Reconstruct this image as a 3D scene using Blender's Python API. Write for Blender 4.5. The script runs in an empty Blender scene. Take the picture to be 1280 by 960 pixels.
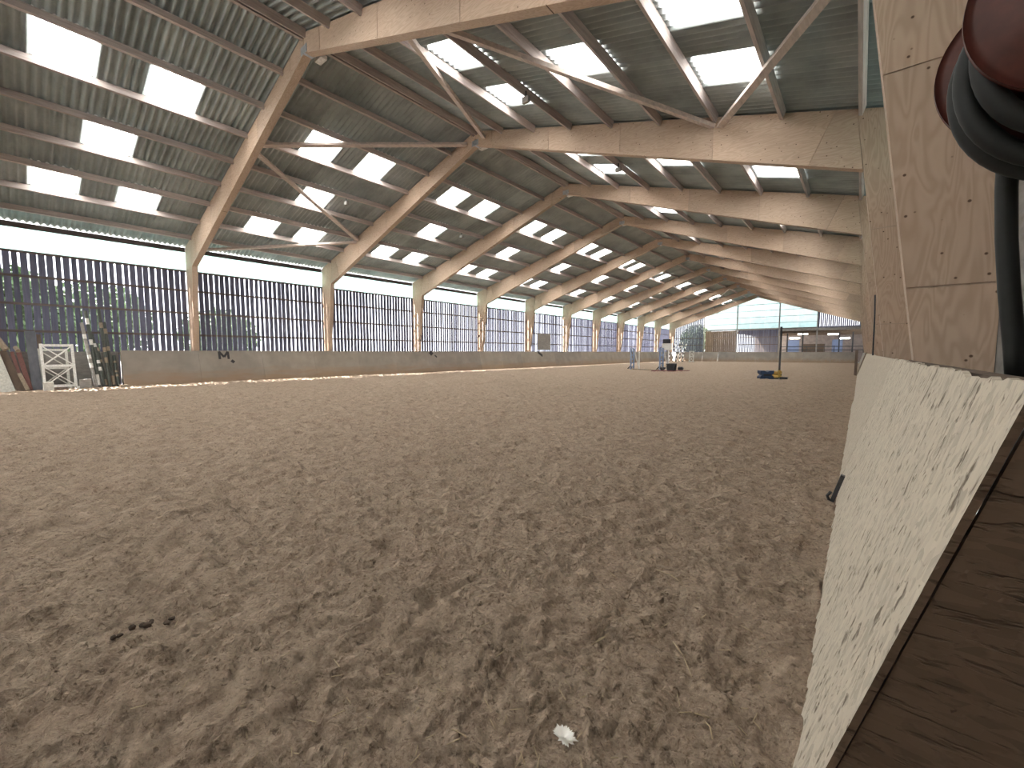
import bpy, math, random
import numpy as np
from mathutils import Vector, Matrix, Euler

random.seed(7)
rng = np.random.default_rng(11)
scene = bpy.context.scene
col = scene.collection
R = math.radians

# ------------------------------------------------------------------ camera
H = 1.31
cam_d = bpy.data.cameras.new('camera')
cam_d.sensor_width = 36.0
cam_d.lens = 36.0 * 520 / 1280
cam_d.clip_start = 0.05
cam_d.clip_end = 400
cam = bpy.data.objects.new('camera', cam_d)
cam.location = (0, 0, H)
cam.rotation_euler = (R(90 - 4.344), 0, R(39.833))
col.objects.link(cam)
scene.camera = cam

# ------------------------------------------------------------------ sky, sun, exposure
world = bpy.data.worlds.new('sky')
scene.world = world
world.use_nodes = True
wn = world.node_tree
wn.nodes.clear()
w_out = wn.nodes.new('ShaderNodeOutputWorld')
w_bg = wn.nodes.new('ShaderNodeBackground')
w_bg.inputs['Color'].default_value = (0.90, 0.95, 1.0, 1)
w_bg.inputs['Strength'].default_value = 1.0
wn.links.new(w_bg.outputs[0], w_out.inputs[0])

sun_d = bpy.data.lights.new('sun', 'SUN')
sun_d.energy = 17.0
sun_d.angle = R(0.55)
sun_d.color = (1.0, 0.965, 0.92)
sun = bpy.data.objects.new('sun', sun_d)
sun.rotation_euler = Vector((0.48, 0.27, -0.85)).to_track_quat('-Z', 'Y').to_euler()
sun.location = (-40, -30, 60)
col.objects.link(sun)

vs = scene.view_settings
vs.view_transform = 'Standard'
vs.look = 'None'
vs.gamma = 1.0
vs.use_curve_mapping = False
vs.exposure = 2.52
scene.cycles.max_bounces = 10
scene.cycles.diffuse_bounces = 8
scene.cycles.sample_clamp_indirect = 8.0

# ------------------------------------------------------------------ helpers
class MB:
    def __init__(self):
        self.v = []; self.f = []; self.smooth = False
    def add(self, vs_, fs_):
        n = len(self.v)
        self.v += [tuple(p) for p in vs_]
        self.f += [tuple(i + n for i in q) for q in fs_]
        return self
    def box(self, x0, x1, y0, y1, z0, z1, m=None):
        p = [Vector((x, y, z)) for z in (z0, z1) for y in (y0, y1) for x in (x0, x1)]
        if m is not None: p = [m @ q for q in p]
        return self.add(p, [(0,2,3,1),(4,5,7,6),(0,1,5,4),(2,6,7,3),(0,4,6,2),(1,3,7,5)])
    def bar(self, a, b, w, h, up=(0,0,1)):
        a = Vector(a); b = Vector(b); d = (b - a).normalized()
        s = d.cross(Vector(up)).normalized(); u = s.cross(d).normalized()
        p = []
        for c in (a, b):
            for i, j in ((-1,-1),(1,-1),(1,1),(-1,1)):
                p.append(c + s * (w/2*i) + u * (h/2*j))
        return self.add(p, [(0,3,2,1),(4,5,6,7),(0,1,5,4),(1,2,6,5),(2,3,7,6),(3,0,4,7)])
    def prism_y(self, poly, y0, y1):
        """poly: (x,z) outline, extruded along Y"""
        n = len(poly)
        p = [(x, y0, z) for x, z in poly] + [(x, y1, z) for x, z in poly]
        fs_ = [tuple(range(n)), tuple(range(2*n-1, n-1, -1))]
        fs_ += [(i, i+n, (i+1) % n + n, (i+1) % n) for i in range(n)]
        return self.add(p, fs_)
    def tube(self, pts, r, seg=10, caps=True):
        pts = [Vector(p) for p in pts]
        n = len(pts)
        rr = r if isinstance(r, (list, tuple)) else [r]*n
        vs_ = []; prev = None
        for i, p in enumerate(pts):
            t = (pts[min(i+1, n-1)] - pts[max(i-1, 0)]).normalized()
            if prev is None:
                prev = t.cross(Vector((0,0,1)) if abs(t.z) < .9 else Vector((1,0,0))).normalized()
            prev = (prev - t * prev.dot(t)).normalized()
            q = t.cross(prev)
            for k in range(seg):
                a = 2*math.pi*k/seg
                vs_.append(p + (prev*math.cos(a) + q*math.sin(a)) * rr[i])
        fs_ = []
        for i in range(n-1):
            for k in range(seg):
                fs_.append((i*seg+k, i*seg+(k+1)%seg, (i+1)*seg+(k+1)%seg, (i+1)*seg+k))
        if caps:
            fs_.append(tuple(range(seg-1, -1, -1)))
            fs_.append(tuple(range((n-1)*seg, n*seg)))
        return self.add(vs_, fs_)
    def mesh(self, name, mat, smooth=False):
        me = bpy.data.meshes.new(name)
        me.from_pydata(self.v, [], self.f)
        if mat: me.materials.append(mat)
        if smooth:
            me.polygons.foreach_set('use_smooth', [True]*len(me.polygons))
        me.validate(); me.update()
        return me
    def build(self, name, mat, parent=None, smooth=False):
        return link(name, self.mesh(name, mat, smooth), parent)

def link(name, data, parent=None):
    o = bpy.data.objects.new(name, data)
    col.objects.link(o)
    if parent is not None: o.parent = parent
    return o

def empty(name, loc=(0,0,0), rz=0.0):
    o = bpy.data.objects.new(name, None)
    o.location = loc; o.rotation_euler = (0,0,rz)
    o.empty_display_size = .1
    col.objects.link(o)
    return o

def tag(o, label=None, cat=None, group=None, kind=None):
    if label: o['label'] = label
    if cat: o['category'] = cat
    if group: o['group'] = group
    if kind: o['kind'] = kind
    return o

def bevel(o, w, seg=2):
    m = o.modifiers.new('bevel', 'BEVEL'); m.width = w; m.segments = seg; m.limit_method = 'ANGLE'
    return o

# pinhole maths only used to rank repeats by how large they show
_fw = Vector((-math.sin(R(39.833))*math.cos(R(4.344)), math.cos(R(39.833))*math.cos(R(4.344)), -math.sin(R(4.344))))
_rt = Vector((math.cos(R(39.833)), math.sin(R(39.833)), 0)); _up = _rt.cross(_fw)
def shown(p):
    v = Vector(p) - Vector((0,0,H)); w = v.dot(_fw)
    if w < .3: return 0
    x = 640 + 520*v.dot(_rt)/w; y = 480 - 520*v.dot(_up)/w
    if x < -60 or x > 1340 or y < -60 or y > 1020: return 0
    return 1/w

# ------------------------------------------------------------------ materials
class NT:
    def __init__(self, name):
        self.m = bpy.data.materials.new(name); self.m.use_nodes = True
        self.t = self.m.node_tree; self.t.nodes.clear()
        self.out = self.t.nodes.new('ShaderNodeOutputMaterial')
    def n(self, kind, **kw):
        nd = self.t.nodes.new('ShaderNode' + kind)
        for k, v in kw.items():
            if k.startswith('i_'):
                nd.inputs[k[2:].replace('_', ' ')].default_value = v
            else: setattr(nd, k, v)
        return nd
    def l(self, a, b): self.t.links.new(a, b)
    def pos(self, scale=(1,1,1), rot=(0,0,0), obj=False):
        mp = self.n('Mapping'); mp.inputs['Scale'].default_value = scale; mp.inputs['Rotation'].default_value = rot
        if obj: self.l(self.n('TexCoord').outputs['Object'], mp.inputs['Vector'])
        else: self.l(self.n('NewGeometry').outputs['Position'], mp.inputs['Vector'])
        return mp.outputs[0]
    def noise(self, vec, scale, detail=4, rough=.55, dist=0.0):
        nd = self.n('TexNoise'); self.l(vec, nd.inputs['Vector'])
        nd.inputs['Scale'].default_value = scale; nd.inputs['Detail'].default_value = detail
        nd.inputs['Roughness'].default_value = rough; nd.inputs['Distortion'].default_value = dist
        return nd.outputs['Fac']
    def vor(self, vec, scale, feature='F1', out='Distance'):
        nd = self.n('TexVoronoi'); nd.feature = feature; self.l(vec, nd.inputs['Vector'])
        nd.inputs['Scale'].default_value = scale
        return nd.outputs[out]
    def ramp(self, fac, stops, interp='LINEAR'):
        nd = self.n('ValToRGB'); nd.color_ramp.interpolation = interp
        e = nd.color_ramp.elements
        while len(e) > 1: e.remove(e[-1])
        e[0].position = stops[0][0]; e[0].color = c4(stops[0][1])
        for p, c in stops[1:]:
            k = e.new(p); k.color = c4(c)
        self.l(fac, nd.inputs['Fac'])
        return nd.outputs['Color']
    def mix(self, fac, a, b, blend='MIX'):
        nd = self.n('Mix', data_type='RGBA', blend_type=blend)
        for s, v in ((nd.inputs['Factor'], fac), (nd.inputs['A'], a), (nd.inputs['B'], b)):
            pass
        ins = [nd.inputs[0], nd.inputs[6], nd.inputs[7]]
        for s, v in zip(ins, (fac, a, b)):
            if hasattr(v, 'is_linked'): self.l(v, s)
            elif isinstance(v, (int, float)): s.default_value = v
            else: s.default_value = c4(v)
        return nd.outputs[2]
    def math(self, op, a, b=0.0):
        nd = self.n('Math', operation=op)
        for s, v in zip(nd.inputs, (a, b)):
            if hasattr(v, 'is_linked'): self.l(v, s)
            else: s.default_value = v
        return nd.outputs[0]
    def bump(self, h, strength=.3, dist=.01, normal=None):
        nd = self.n('Bump'); nd.inputs['Strength'].default_value = strength; nd.inputs['Distance'].default_value = dist
        self.l(h, nd.inputs['Height'])
        if normal: self.l(normal, nd.inputs['Normal'])
        return nd.outputs[0]
    def done(self, color, rough=.8, normal=None, metal=0.0, spec=.3):
        b = self.n('BsdfPrincipled')
        if hasattr(color, 'is_linked'): self.l(color, b.inputs['Base Color'])
        else: b.inputs['Base Color'].default_value = c4(color)
        b.inputs['Roughness'].default_value = rough; b.inputs['Metallic'].default_value = metal
        b.inputs['Specular IOR Level'].default_value = spec
        if normal: self.l(normal, b.inputs['Normal'])
        self.l(b.outputs[0], self.out.inputs[0])
        return self.m
    def rand(self): return self.n('ObjectInfo').outputs['Random']

def c4(c): return (c[0], c[1], c[2], 1) if len(c) == 3 else c
def srgb(r, g, b):
    f = lambda u: (u/255/12.92) if u/255 <= .04045 else ((u/255+.055)/1.055)**2.4
    return (f(r), f(g), f(b))

def mat_plain(name, c, rough=.6, metal=0.0, var=.12, scale=20):
    t = NT(name); n = t.noise(t.pos(), scale, 3)
    d = tuple(x*(1-var*2) for x in c); e = tuple(min(1, x*(1+var)) for x in c)
    return t.done(t.ramp(n, [(.3, d), (.7, e)]), rough, metal=metal)

def mat_ply(name, grain, tint=(1,1,1)):
    """spruce plywood: rotary-cut grain, knots and screw heads. grain: scale of position along each axis"""
    t = NT(name)
    p = t.pos(grain)
    n = t.noise(p, 1.0, 2, .5, .6)
    band = t.math('SINE', t.math('MULTIPLY', n, 70.0))
    c1 = t.ramp(t.math('ADD', t.math('MULTIPLY', band, .36), .56), [(0, (.45*tint[0], .355*tint[1], .28*tint[2])), (.55, (.545*tint[0], .44*tint[1], .36*tint[2])), (1, (.60*tint[0], .49*tint[1], .405*tint[2]))])
    big = t.noise(t.pos(), .9, 3)
    c2 = t.mix(t.math('MULTIPLY', big, .55), c1, (.43*tint[0], .30*tint[1], .215*tint[2]))
    rnd = t.ramp(t.rand(), [(0, (.86,.86,.86)), (1, (1.06,1.04,1.02))])
    c2 = t.mix(1.0, c2, rnd, 'MULTIPLY')
    v = t.vor(t.pos((1,.05,1)), 8.0)
    kn = t.ramp(v, [(.065, (1,1,1)), (.12, (0,0,0))])
    c3 = t.mix(kn, c2, (.10,.06,.04))
    return t.done(c3, .75, t.bump(n, .12, .01))

M = {}
M['ply_col'] = mat_ply('plywood_upright', (5, 5, .9), (1.02,.97,.93))
M['ply_raf'] = mat_ply('plywood_rafter', (1.0, 7, 7), (1.06,1.03,1.0))
M['ply_core'] = mat_ply('plywood_core', (1.2, 6, 6), (.92,.9,.88))

def mat_sheet():
    t = NT('fibre_cement_sheet')
    p = t.pos()
    n = t.noise(p, 1.3, 5, .6); n2 = t.noise(t.pos((1,6,1)), 2.0, 4)
    c = t.ramp(n, [(.3, (.27,.295,.30)), (.5, (.36,.39,.395)), (.72, (.45,.48,.485))])
    c = t.mix(t.math('MULTIPLY', n2, .5), c, (.27,.315,.285))
    rnd = t.ramp(t.rand(), [(0, (.86,.86,.86)), (1, (1.1,1.1,1.1))])
    return t.done(t.mix(1.0, c, rnd, 'MULTIPLY'), .9, spec=.15)
M['sheet'] = mat_sheet()

def mat_translucent(name, c, refl=.25):
    t = NT(name)
    n = t.noise(t.pos(), 2.2, 4)
    cc = t.ramp(n, [(.3, tuple(x*.86 for x in c)), (.65, c)])
    a = t.n('BsdfTranslucent'); b = t.n('BsdfDiffuse')
    t.l(cc, a.inputs[0]); t.l(cc, b.inputs[0])
    m = t.n('MixShader'); m.inputs[0].default_value = refl
    t.l(a.outputs[0], m.inputs[1]); t.l(b.outputs[0], m.inputs[2]); t.l(m.outputs[0], t.out.inputs[0])
    return t.m
M['skylight'] = mat_translucent('skylight_glassfibre', (.76,.765,.755))
M['gable_sheet'] = mat_translucent('gable_glassfibre', (.58,.68,.675), .2)
M['clear_sheet'] = mat_translucent('wall_glassfibre', (.40,.50,.49))

def mat_timber(name, c, scale=(1,14,14)):
    t = NT(name)
    n = t.noise(t.pos(scale), 1.5, 4, .6, .4); n2 = t.noise(t.pos(), 1.1, 3)
    a = t.ramp(n, [(.3, tuple(x*.72 for x in c)), (.7, tuple(x*1.12 for x in c))])
    a = t.mix(t.math('MULTIPLY', n2, .35), a, tuple(x*.65 for x in c))
    rnd = t.ramp(t.rand(), [(0, (.8,.8,.8)), (1, (1.12,1.12,1.12))])
    return t.done(t.mix(1.0, a, rnd, 'MULTIPLY'), .85, t.bump(n, .15, .005), spec=.2)
M['purlin'] = mat_timber('purlin_timber', (.55,.475,.445), (14,1,14))
M['brace'] = mat_timber('brace_timber', (.62,.53,.48), (9,2,9))
M['slat'] = mat_timber('haze_blue_weathered_slat', (.14,.145,.21), (14,14,1))  # weathered grey with the blue haze of lens flare mixed into the colour
M['girt'] = mat_timber('dark_girt', (.14,.115,.11), (14,1,14))
M['door_wood'] = mat_timber('brown_door_wood', (.26,.19,.135), (14,14,1))
M['grey_wood'] = mat_timber('grey_wood', (.30,.285,.27), (3,3,8))
M['slate_wood'] = mat_timber('slate_grey_wood', (.13,.135,.155), (6,6,2))
M['old_wood'] = mat_timber('old_brown_wood', (.15,.11,.085), (6,6,2))
M['galv'] = mat_plain('galvanised_steel', (.45,.48,.53), .45, .6)
M['white'] = mat_plain('white_paint', (.74,.73,.71), .5)
M['fluff'] = mat_plain('white_fluff', (.93,.91,.87), .9, var=.03)
M['cream_paint'] = mat_plain('dusty_white_paint', (.55,.54,.50), .7)
M['black'] = mat_plain('black_rubber', (.012,.0135,.013), .55)
M['dark_metal'] = mat_plain('dark_steel', (.06,.06,.065), .5, .3)
M['blue'] = mat_plain('blue_plastic', (.025,.05,.11), .45)
M['soft_blue'] = mat_plain('pale_blue_paint', (.24,.30,.44), .6)
M['yellow'] = mat_plain('yellow_plastic', (.45,.30,.08), .5)
M['red'] = mat_plain('oxide_red_paint', (.085,.022,.016), .45)
M['red_wood'] = mat_plain('faded_red_paint', (.15,.065,.055), .6)
M['red_mat'] = mat_plain('red_rubber', (.16,.04,.045), .8)
M['tan_wood'] = mat_plain('tan_wood', (.30,.24,.18), .8)
M['pole_green'] = mat_plain('dark_green_paint', (.075,.085,.075), .5)
M['straw'] = mat_plain('straw', (.40,.31,.20), .8)
M['clod'] = mat_plain('dark_clod', (.085,.06,.045), .95)
M['ink'] = mat_plain('black_ink', (.03,.028,.03), .7)
M['ground'] = mat_plain('pale_yard', (.42,.41,.37), .9, scale=1.5)
M['leaf'] = mat_plain('leaf', (.07,.11,.045), .6, scale=3)
M['bark'] = mat_plain('bark', (.10,.08,.06), .9)
M['pane'] = mat_translucent('dusty_pane', (.20,.225,.29))
M['plaster'] = mat_plain('pale_plaster', (.26,.215,.20), .8, scale=2)

def mat_kick():
    t = NT('grey_kickboard')
    n = t.noise(t.pos(), 1.2, 5, .6); st = t.noise(t.pos((4,.6,4)), 1.5, 4)
    c = t.ramp(n, [(.3, (.21,.185,.16)), (.7, (.29,.26,.225))])
    z = t.n('SeparateXYZ'); t.l(t.n('NewGeometry').outputs['Position'], z.inputs[0])
    # splashed sand stain along the foot of the boards
    m = t.ramp(t.math('ADD', z.outputs['Z'], t.math('MULTIPLY', t.math('SUBTRACT', st, .5), .9)), [(.12, (1,1,1)), (.62, (0,0,0))])
    c = t.mix(t.math('MULTIPLY', m, .8), c, (.26,.175,.112))
    rnd = t.ramp(t.rand(), [(0, (.88,.88,.9)), (1, (1.08,1.06,1.03))])
    return t.done(t.mix(1.0, c, rnd, 'MULTIPLY'), .8, t.bump(n, .1, .01))
M['kick'] = mat_kick()

def mat_osb(name, base, dark, fleck, axes=(1,1,1)):
    """strand board: long flakes at mixed angles, chips of bare wood showing"""
    t = NT(name)
    layers = []
    for k, (ang, sc) in enumerate(((.35, 1.0), (-.45, 1.15), (.9, .9))):
        pm = t.pos((24*sc*axes[0], 40*sc*axes[1], 19*sc*axes[2]), (ang, 0, 0))
        w = t.n('TexNoise'); w.inputs['Scale'].default_value = 5 + k; t.l(t.pos(), w.inputs['Vector'])
        sc_ = t.n('VectorMath', operation='SCALE'); sc_.inputs['Scale'].default_value = 1.8; t.l(w.outputs['Color'], sc_.inputs[0])
        ad = t.n('VectorMath', operation='ADD'); t.l(pm, ad.inputs[0]); t.l(sc_.outputs[0], ad.inputs[1])
        v = t.n('TexVoronoi'); t.l(ad.outputs[0], v.inputs['Vector']); v.inputs['Scale'].default_value = 1.0
        sp_ = t.n('SeparateColor'); t.l(v.outputs['Color'], sp_.inputs[0]); layers.append((sp_, v.outputs['Distance'], ad.outputs[0]))
    m1 = t.ramp(t.noise(t.pos(), 13, 3), [(.47, (0,0,0)), (.53, (1,1,1))])
    f = t.mix(m1, layers[0][0].outputs[0], layers[1][0].outputs[0])
    c = t.ramp(f, [(0, tuple(x*.74 for x in base)), (.45, base), (1, tuple(min(1, x*1.10) for x in base))])
    n1 = t.noise(layers[2][2], .55, 3, .6); n2 = t.noise(layers[0][2], .6, 3, .6)
    fl = t.math('MAXIMUM', t.ramp(n1, [(.60, (0,0,0)), (.68, (1,1,1))]), t.ramp(n2, [(.63, (0,0,0)), (.70, (1,1,1))]))
    c = t.mix(t.math('MULTIPLY', fl, fleck), c, dark)
    n3 = t.noise(t.pos(), 2.3, 4)
    c = t.mix(t.math('MULTIPLY', n3, .4), c, tuple(x*.70 for x in base))
    h = t.math('SUBTRACT', t.mix(m1, layers[0][0].outputs[1], layers[1][0].outputs[1]), t.math('MULTIPLY', fl, 1.4))
    return t.done(c, .8, t.bump(h, .8, .006))
M['osb_cream'] = mat_osb('cream_painted_osb', (.55,.485,.395), (.12,.09,.065), .95)
M['osb_dark'] = mat_osb('bare_brown_osb', (.12,.078,.052), (.045,.03,.02), .6, (.42, 1, 3.0))
M['board_grey'] = mat_osb('worn_grey_board', (.50,.435,.35), (.2,.15,.11), .35)

def mat_sand():
    t = NT('riding_sand')
    p = t.pos()
    n = t.noise(p, .55, 5, .6); n2 = t.noise(p, 7.0, 5, .65, .5); n3 = t.noise(p, 60, 3, .7)
    c = t.ramp(n2, [(.30, (.225,.162,.117)), (.48, (.375,.284,.213)), (.68, (.475,.368,.282))])
    red = t.ramp(t.noise(p, 1.1, 3), [(.58, (0,0,0)), (.74, (1,1,1))])
    c = t.mix(t.math('MULTIPLY', red, .45), c, (.27,.165,.115))
    damp = t.ramp(t.noise(p, 2.1, 4, .6), [(.60, (0,0,0)), (.72, (1,1,1))])
    c = t.mix(t.math('MULTIPLY', damp, .4), c, (.17,.135,.115))
    c = t.mix(t.math('MULTIPLY', n, .35), c, (.39,.30,.23))
    c = t.mix(.3, c, t.ramp(n3, [(.3, (.14,.105,.078)), (.7, (.52,.395,.30))]))
    # dark fibre and bark crumbs mixed into the sand
    cr = t.noise(t.pos((1, 1, .3)), 38, 4, .7, .8)
    c = t.mix(t.math('MULTIPLY', t.ramp(cr, [(.56, (0,0,0)), (.66, (1,1,1))]), .7), c, (.10,.068,.047))
    cr2 = t.noise(p, 15, 4, .65, 1.0)
    c = t.mix(t.math('MULTIPLY', t.ramp(cr2, [(.55, (0,0,0)), (.68, (1,1,1))]), .45), c, (.15,.105,.075))
    b1 = t.bump(t.noise(p, 20, 6, .64, .6), 1.0, .055)
    b2 = t.bump(n3, .7, .012, b1)
    return t.done(c, .95, b2, spec=.1)
M['sand'] = mat_sand()

def mat_emit(name, c, s):
    t = NT(name); e = t.n('Emission'); e.inputs[0].default_value = c4(c); e.inputs[1].default_value = s
    t.l(e.outputs[0], t.out.inputs[0]); return t.m
M['tube'] = mat_emit('lit_tube', (1,.97,.9), 2.5)

# ------------------------------------------------------------------ hall dimensions
XC = -10.96                    # ridge line
YA, SP = 5.18, 6.0             # first frame in view, bay spacing
FR = list(range(-2, 11))       # frame numbers
YN, YF = YA - 2*SP - .2, YA + 10*SP + .35
SL = .285
ANG = math.atan(SL); CA, SA = math.cos(ANG), math.sin(ANG)
def top(d): return 9.2 - SL*d
def low(d): return 8.72 - .348*d
def sheet_z(d): return 9.292 - SL*d
def inner(z): return 11.49 - .132*z
DOUT = 11.8
PUR = [0.12, 1.32, 2.67, 4.03, 5.38, 6.74, 8.09, 9.45, 10.8]

# ------------------------------------------------------------------ floor
def vnoise(x, y, seed):
    xi = np.floor(x).astype(np.int64); yi = np.floor(y).astype(np.int64)
    fx = x - xi; fy = y - yi
    fx = fx*fx*fx*(fx*(fx*6-15)+10); fy = fy*fy*fy*(fy*(fy*6-15)+10)
    def h(a, b):
        n = (a*374761393 + b*668265263 + seed*974634777) & 0x7fffffff
        n = ((n ^ (n >> 13)) * 1274126177) & 0x7fffffff
        n = (n ^ (n >> 16)) & 0xffff
        return n / 65535.0
    return (h(xi,yi)*(1-fx)*(1-fy) + h(xi+1,yi)*fx*(1-fy) + h(xi,yi+1)*(1-fx)*fy + h(xi+1,yi+1)*fx*fy)*2 - 1

def sand_height(x, y):
    x = x*1.3; y = y*1.3
    wx = x + .10*vnoise(x*3.1, y*3.1, 1) + .03*vnoise(x*11, y*11, 2)
    wy = y + .10*vnoise(x*3.1, y*3.1, 3) + .03*vnoise(x*11, y*11, 4)
    h = .020*vnoise(wx*.9, wy*.9, 5)
    a = vnoise(wx*3.6, wy*3.6, 6); h += .030*(1 - 2*np.abs(a))
    b = vnoise(wx*7.7+3, wy*7.7, 7); h += .022*b
    c = vnoise(wx*15+9, wy*15, 8); h += .017*(1-2*np.abs(c))*(.65+.35*vnoise(x*1.7, y*1.7, 12))
    d = vnoise(wx*31, wy*31, 9); h += .006*d
    h += .003*vnoise(x*63, y*63, 10)
    # crisp-edged clods and hoof pits
    e = vnoise(wx*9.3+40, wy*9.3+11, 21); h += .022*np.clip((e-.15)*6, 0, 1)
    e = vnoise(wx*19+4, wy*19+71, 22); h += .013*np.clip((e-.2)*6, 0, 1)
    e = vnoise(wx*4.6+4, wy*4.6+71, 23); h -= .026*np.clip((e-.30)*3.5, 0, 1)
    return h

def build_floor():
    dense = np.linspace(R(-14), R(104), 470)
    sparse = np.linspace(R(104), R(346), 70)[1:-1]
    ang = np.concatenate([dense, sparse])            # angle measured from +Y towards -X
    r = [0.12]
    while r[-1] < 74: r.append(r[-1]*1.0062 + .0012)
    r = np.array(r)
    A, RR = np.meshgrid(ang, r)
    X = -np.sin(A)*RR; Y = np.cos(A)*RR
    X = np.clip(X, -22.75, .78); Y = np.clip(Y, YN+.05, YF-.05)
    fade = np.clip(1.25 - RR/90, .5, 1)
    Z = sand_height(X, Y)*fade*.66
    na, nr = len(ang), len(r)
    v = np.stack([X, Y, Z], -1).reshape(-1, 3)
    i = np.arange(nr-1)[:, None]*na; j = np.arange(na)[None, :]; j2 = (j+1) % na
    q = np.stack([i+j, i+na+j, i+na+j2, i+j2], -1).reshape(-1, 4)[:, ::-1]
    # drop quads flattened against the clip rectangle
    P = v[q]
    ar = np.abs(np.cross(P[:,2,:2]-P[:,0,:2], P[:,3,:2]-P[:,1,:2]))
    q = q[ar > 1e-7]
    c = len(v); v = np.vstack([v, [[0, 0, 0]]])
    tri = np.stack([np.full(na, c), np.arange(na), (np.arange(na)+1) % na], -1)
    me = bpy.data.meshes.new('floor')
    nv = len(v); nq = len(q); nt = len(tri)
    me.vertices.add(nv); me.vertices.foreach_set('co', v.astype(np.float32).ravel())
    me.loops.add(nq*4+nt*3)
    me.loops.foreach_set('vertex_index', np.concatenate([q.ravel(), tri.ravel()]).astype(np.int32))
    me.polygons.add(nq+nt)
    me.polygons.foreach_set('loop_start', np.concatenate([np.arange(nq)*4, nq*4+np.arange(nt)*3]).astype(np.int32))
    me.polygons.foreach_set('use_smooth', np.ones(nq+nt, dtype=bool))
    me.materials.append(M['sand'])
    me.update(calc_edges=True); me.validate()
    return tag(link('floor', me), 'hoof-churned tan sand floor of the riding hall', kind='structure')
build_floor()
tag(MB().box(-120, 60, -50, 140, -.5, -.16).build('ground', M['ground']), 'pale yard outside the hall', kind='structure')

# ------------------------------------------------------------------ portal frames
ORD = {-2:'hindmost', -1:'overhead', 0:'nearest', 1:'second', 2:'third', 3:'fourth', 4:'fifth', 5:'sixth', 6:'seventh', 7:'eighth', 8:'ninth', 9:'tenth', 10:'last'}
SEAM_D = [0.0, .8, 3.2, 5.6, 8.0, 10.35]
SEAM_Z = [0.0, 1.87, 3.75]
TH = .20
def frame_parts():
    out = {}
    for s, side in ((-1, 'l'), (1, 'r')):
        X = lambda d: XC + s*d
        rp = [(X(0), top(0)), (X(10.68), top(10.68)), (X(10.83), low(10.83)), (X(0), low(0))]
        out['rafter', s] = MB().prism_y(rp if s > 0 else rp[::-1], -TH/2+.012, TH/2).mesh('rafter', M['ply_core'])
        pan = []
        g = .008
        for a, b in zip(SEAM_D[:-1], SEAM_D[1:]):
            a2, b2 = a+g, b-g
            bl = b2 - (.42 if b == 10.35 else .0)
            al = a2
            pan.append([(X(a2), top(a2)), (X(b2), top(b2)), (X(bl), low(bl)), (X(al), low(al))])
        pan.append([(X(10.36), top(10.36)), (X(10.67), top(10.67)), (X(10.82), low(10.82)), (X(9.945), low(9.945))])
        out['rpan', s] = [MB().prism_y(q if s > 0 else q[::-1], -TH/2, -TH/2+.014).mesh('plywood_panel', M['ply_raf']) for q in pan]
        zt_in = 6.155
        cp = [(X(inner(0)), 0), (X(inner(zt_in)), top(inner(zt_in))), (X(DOUT), top(DOUT)), (X(DOUT), 0)]
        out['column', s] = MB().prism_y(cp if s > 0 else cp[::-1], -TH/2+.012, TH/2).mesh('column', M['ply_core'])
        pan = []
        zs = SEAM_Z + [None]
        for i in range(3):
            a = SEAM_Z[i] + g
            if i < 2:
                b = SEAM_Z[i+1] - g
                pan.append([(X(inner(a)), a), (X(inner(b)), b), (X(DOUT), b), (X(DOUT), a)])
            else:
                pan.append([(X(inner(a)), a), (X(inner(zt_in)), top(inner(zt_in))), (X(DOUT), top(DOUT)), (X(DOUT), a)])
        out['cpan', s] = [MB().prism_y(q if s > 0 else q[::-1], -TH/2, -TH/2+.014).mesh('plywood_panel', M['ply_col']) for q in pan]
    out['plate'] = MB().box(XC-.16, XC+.16, -TH/2-.012, TH/2+.012, low(0)-.015, low(0)+.17).mesh('apex_bracket', M['galv'])
    return out
FP = frame_parts()
for k in FR:
    y = YA + k*SP
    fr = empty('portal_frame', (0, y, 0))
    tag(fr, {-2:'plywood portal frame against the gable behind the viewer', -1:'plywood portal frame just behind the viewer', 0:'nearest plywood portal frame, its right column beside the hose reel', 10:'last plywood portal frame, standing against the far gable'}.get(k, ORD[k] + ' plywood portal frame counted from the hose reel'), 'portal frame', 'plywood portal frames of the hall')
    for s in (-1, 1):
        a = link('rafter', FP['rafter', s], fr)
        for m in FP['rpan', s]: link('plywood_panel', m, a)
        a = link('column', FP['column', s], fr)
        for m in FP['cpan', s]: link('plywood_panel', m, a)
    link('apex_bracket', FP['plate'], fr)

# ------------------------------------------------------------------ roof
roof = tag(empty('ceiling', (XC, YA, 9.2)), 'corrugated fibre cement roof on timber purlins with skylights', kind='structure')
inv = Matrix.Translation((-XC, -YA, -9.2))
def rp(o, m=None):
    o.parent = roof
    o.matrix_local = inv @ (m if m is not None else Matrix.Identity(4))
    return o
ROWS = [0.0] + PUR[1:] + [11.93]
def corrugated(L, waves=6, amp=.040, seg=8, lift=.016, mat=None, name='roof_sheet', width=1.0):
    n = waves*seg; v = []; f = []
    for i, u in enumerate((0, 1)):
        for k in range(n+1):
            y = width*k/n
            v.append((u*L, y, amp*math.cos(2*math.pi*k/seg) + lift*u))
    for k in range(n): f.append((k, n+1+k, n+2+k, k+1))
    me = bpy.data.meshes.new(name); me.from_pydata(v, [], f)
    me.polygons.foreach_set('use_smooth', [True]*len(f)); me.materials.append(mat); me.update()
    return me
row_mesh = []; sky_mesh = []
for a, b in zip(ROWS[:-1], ROWS[1:]):
    L = (b-a)/CA + (.10 if b < 11.9 else 0)
    row_mesh.append(corrugated(L, mat=M['sheet']))
    sky_mesh.append(corrugated(L, mat=M['skylight'], name='skylight'))
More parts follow.
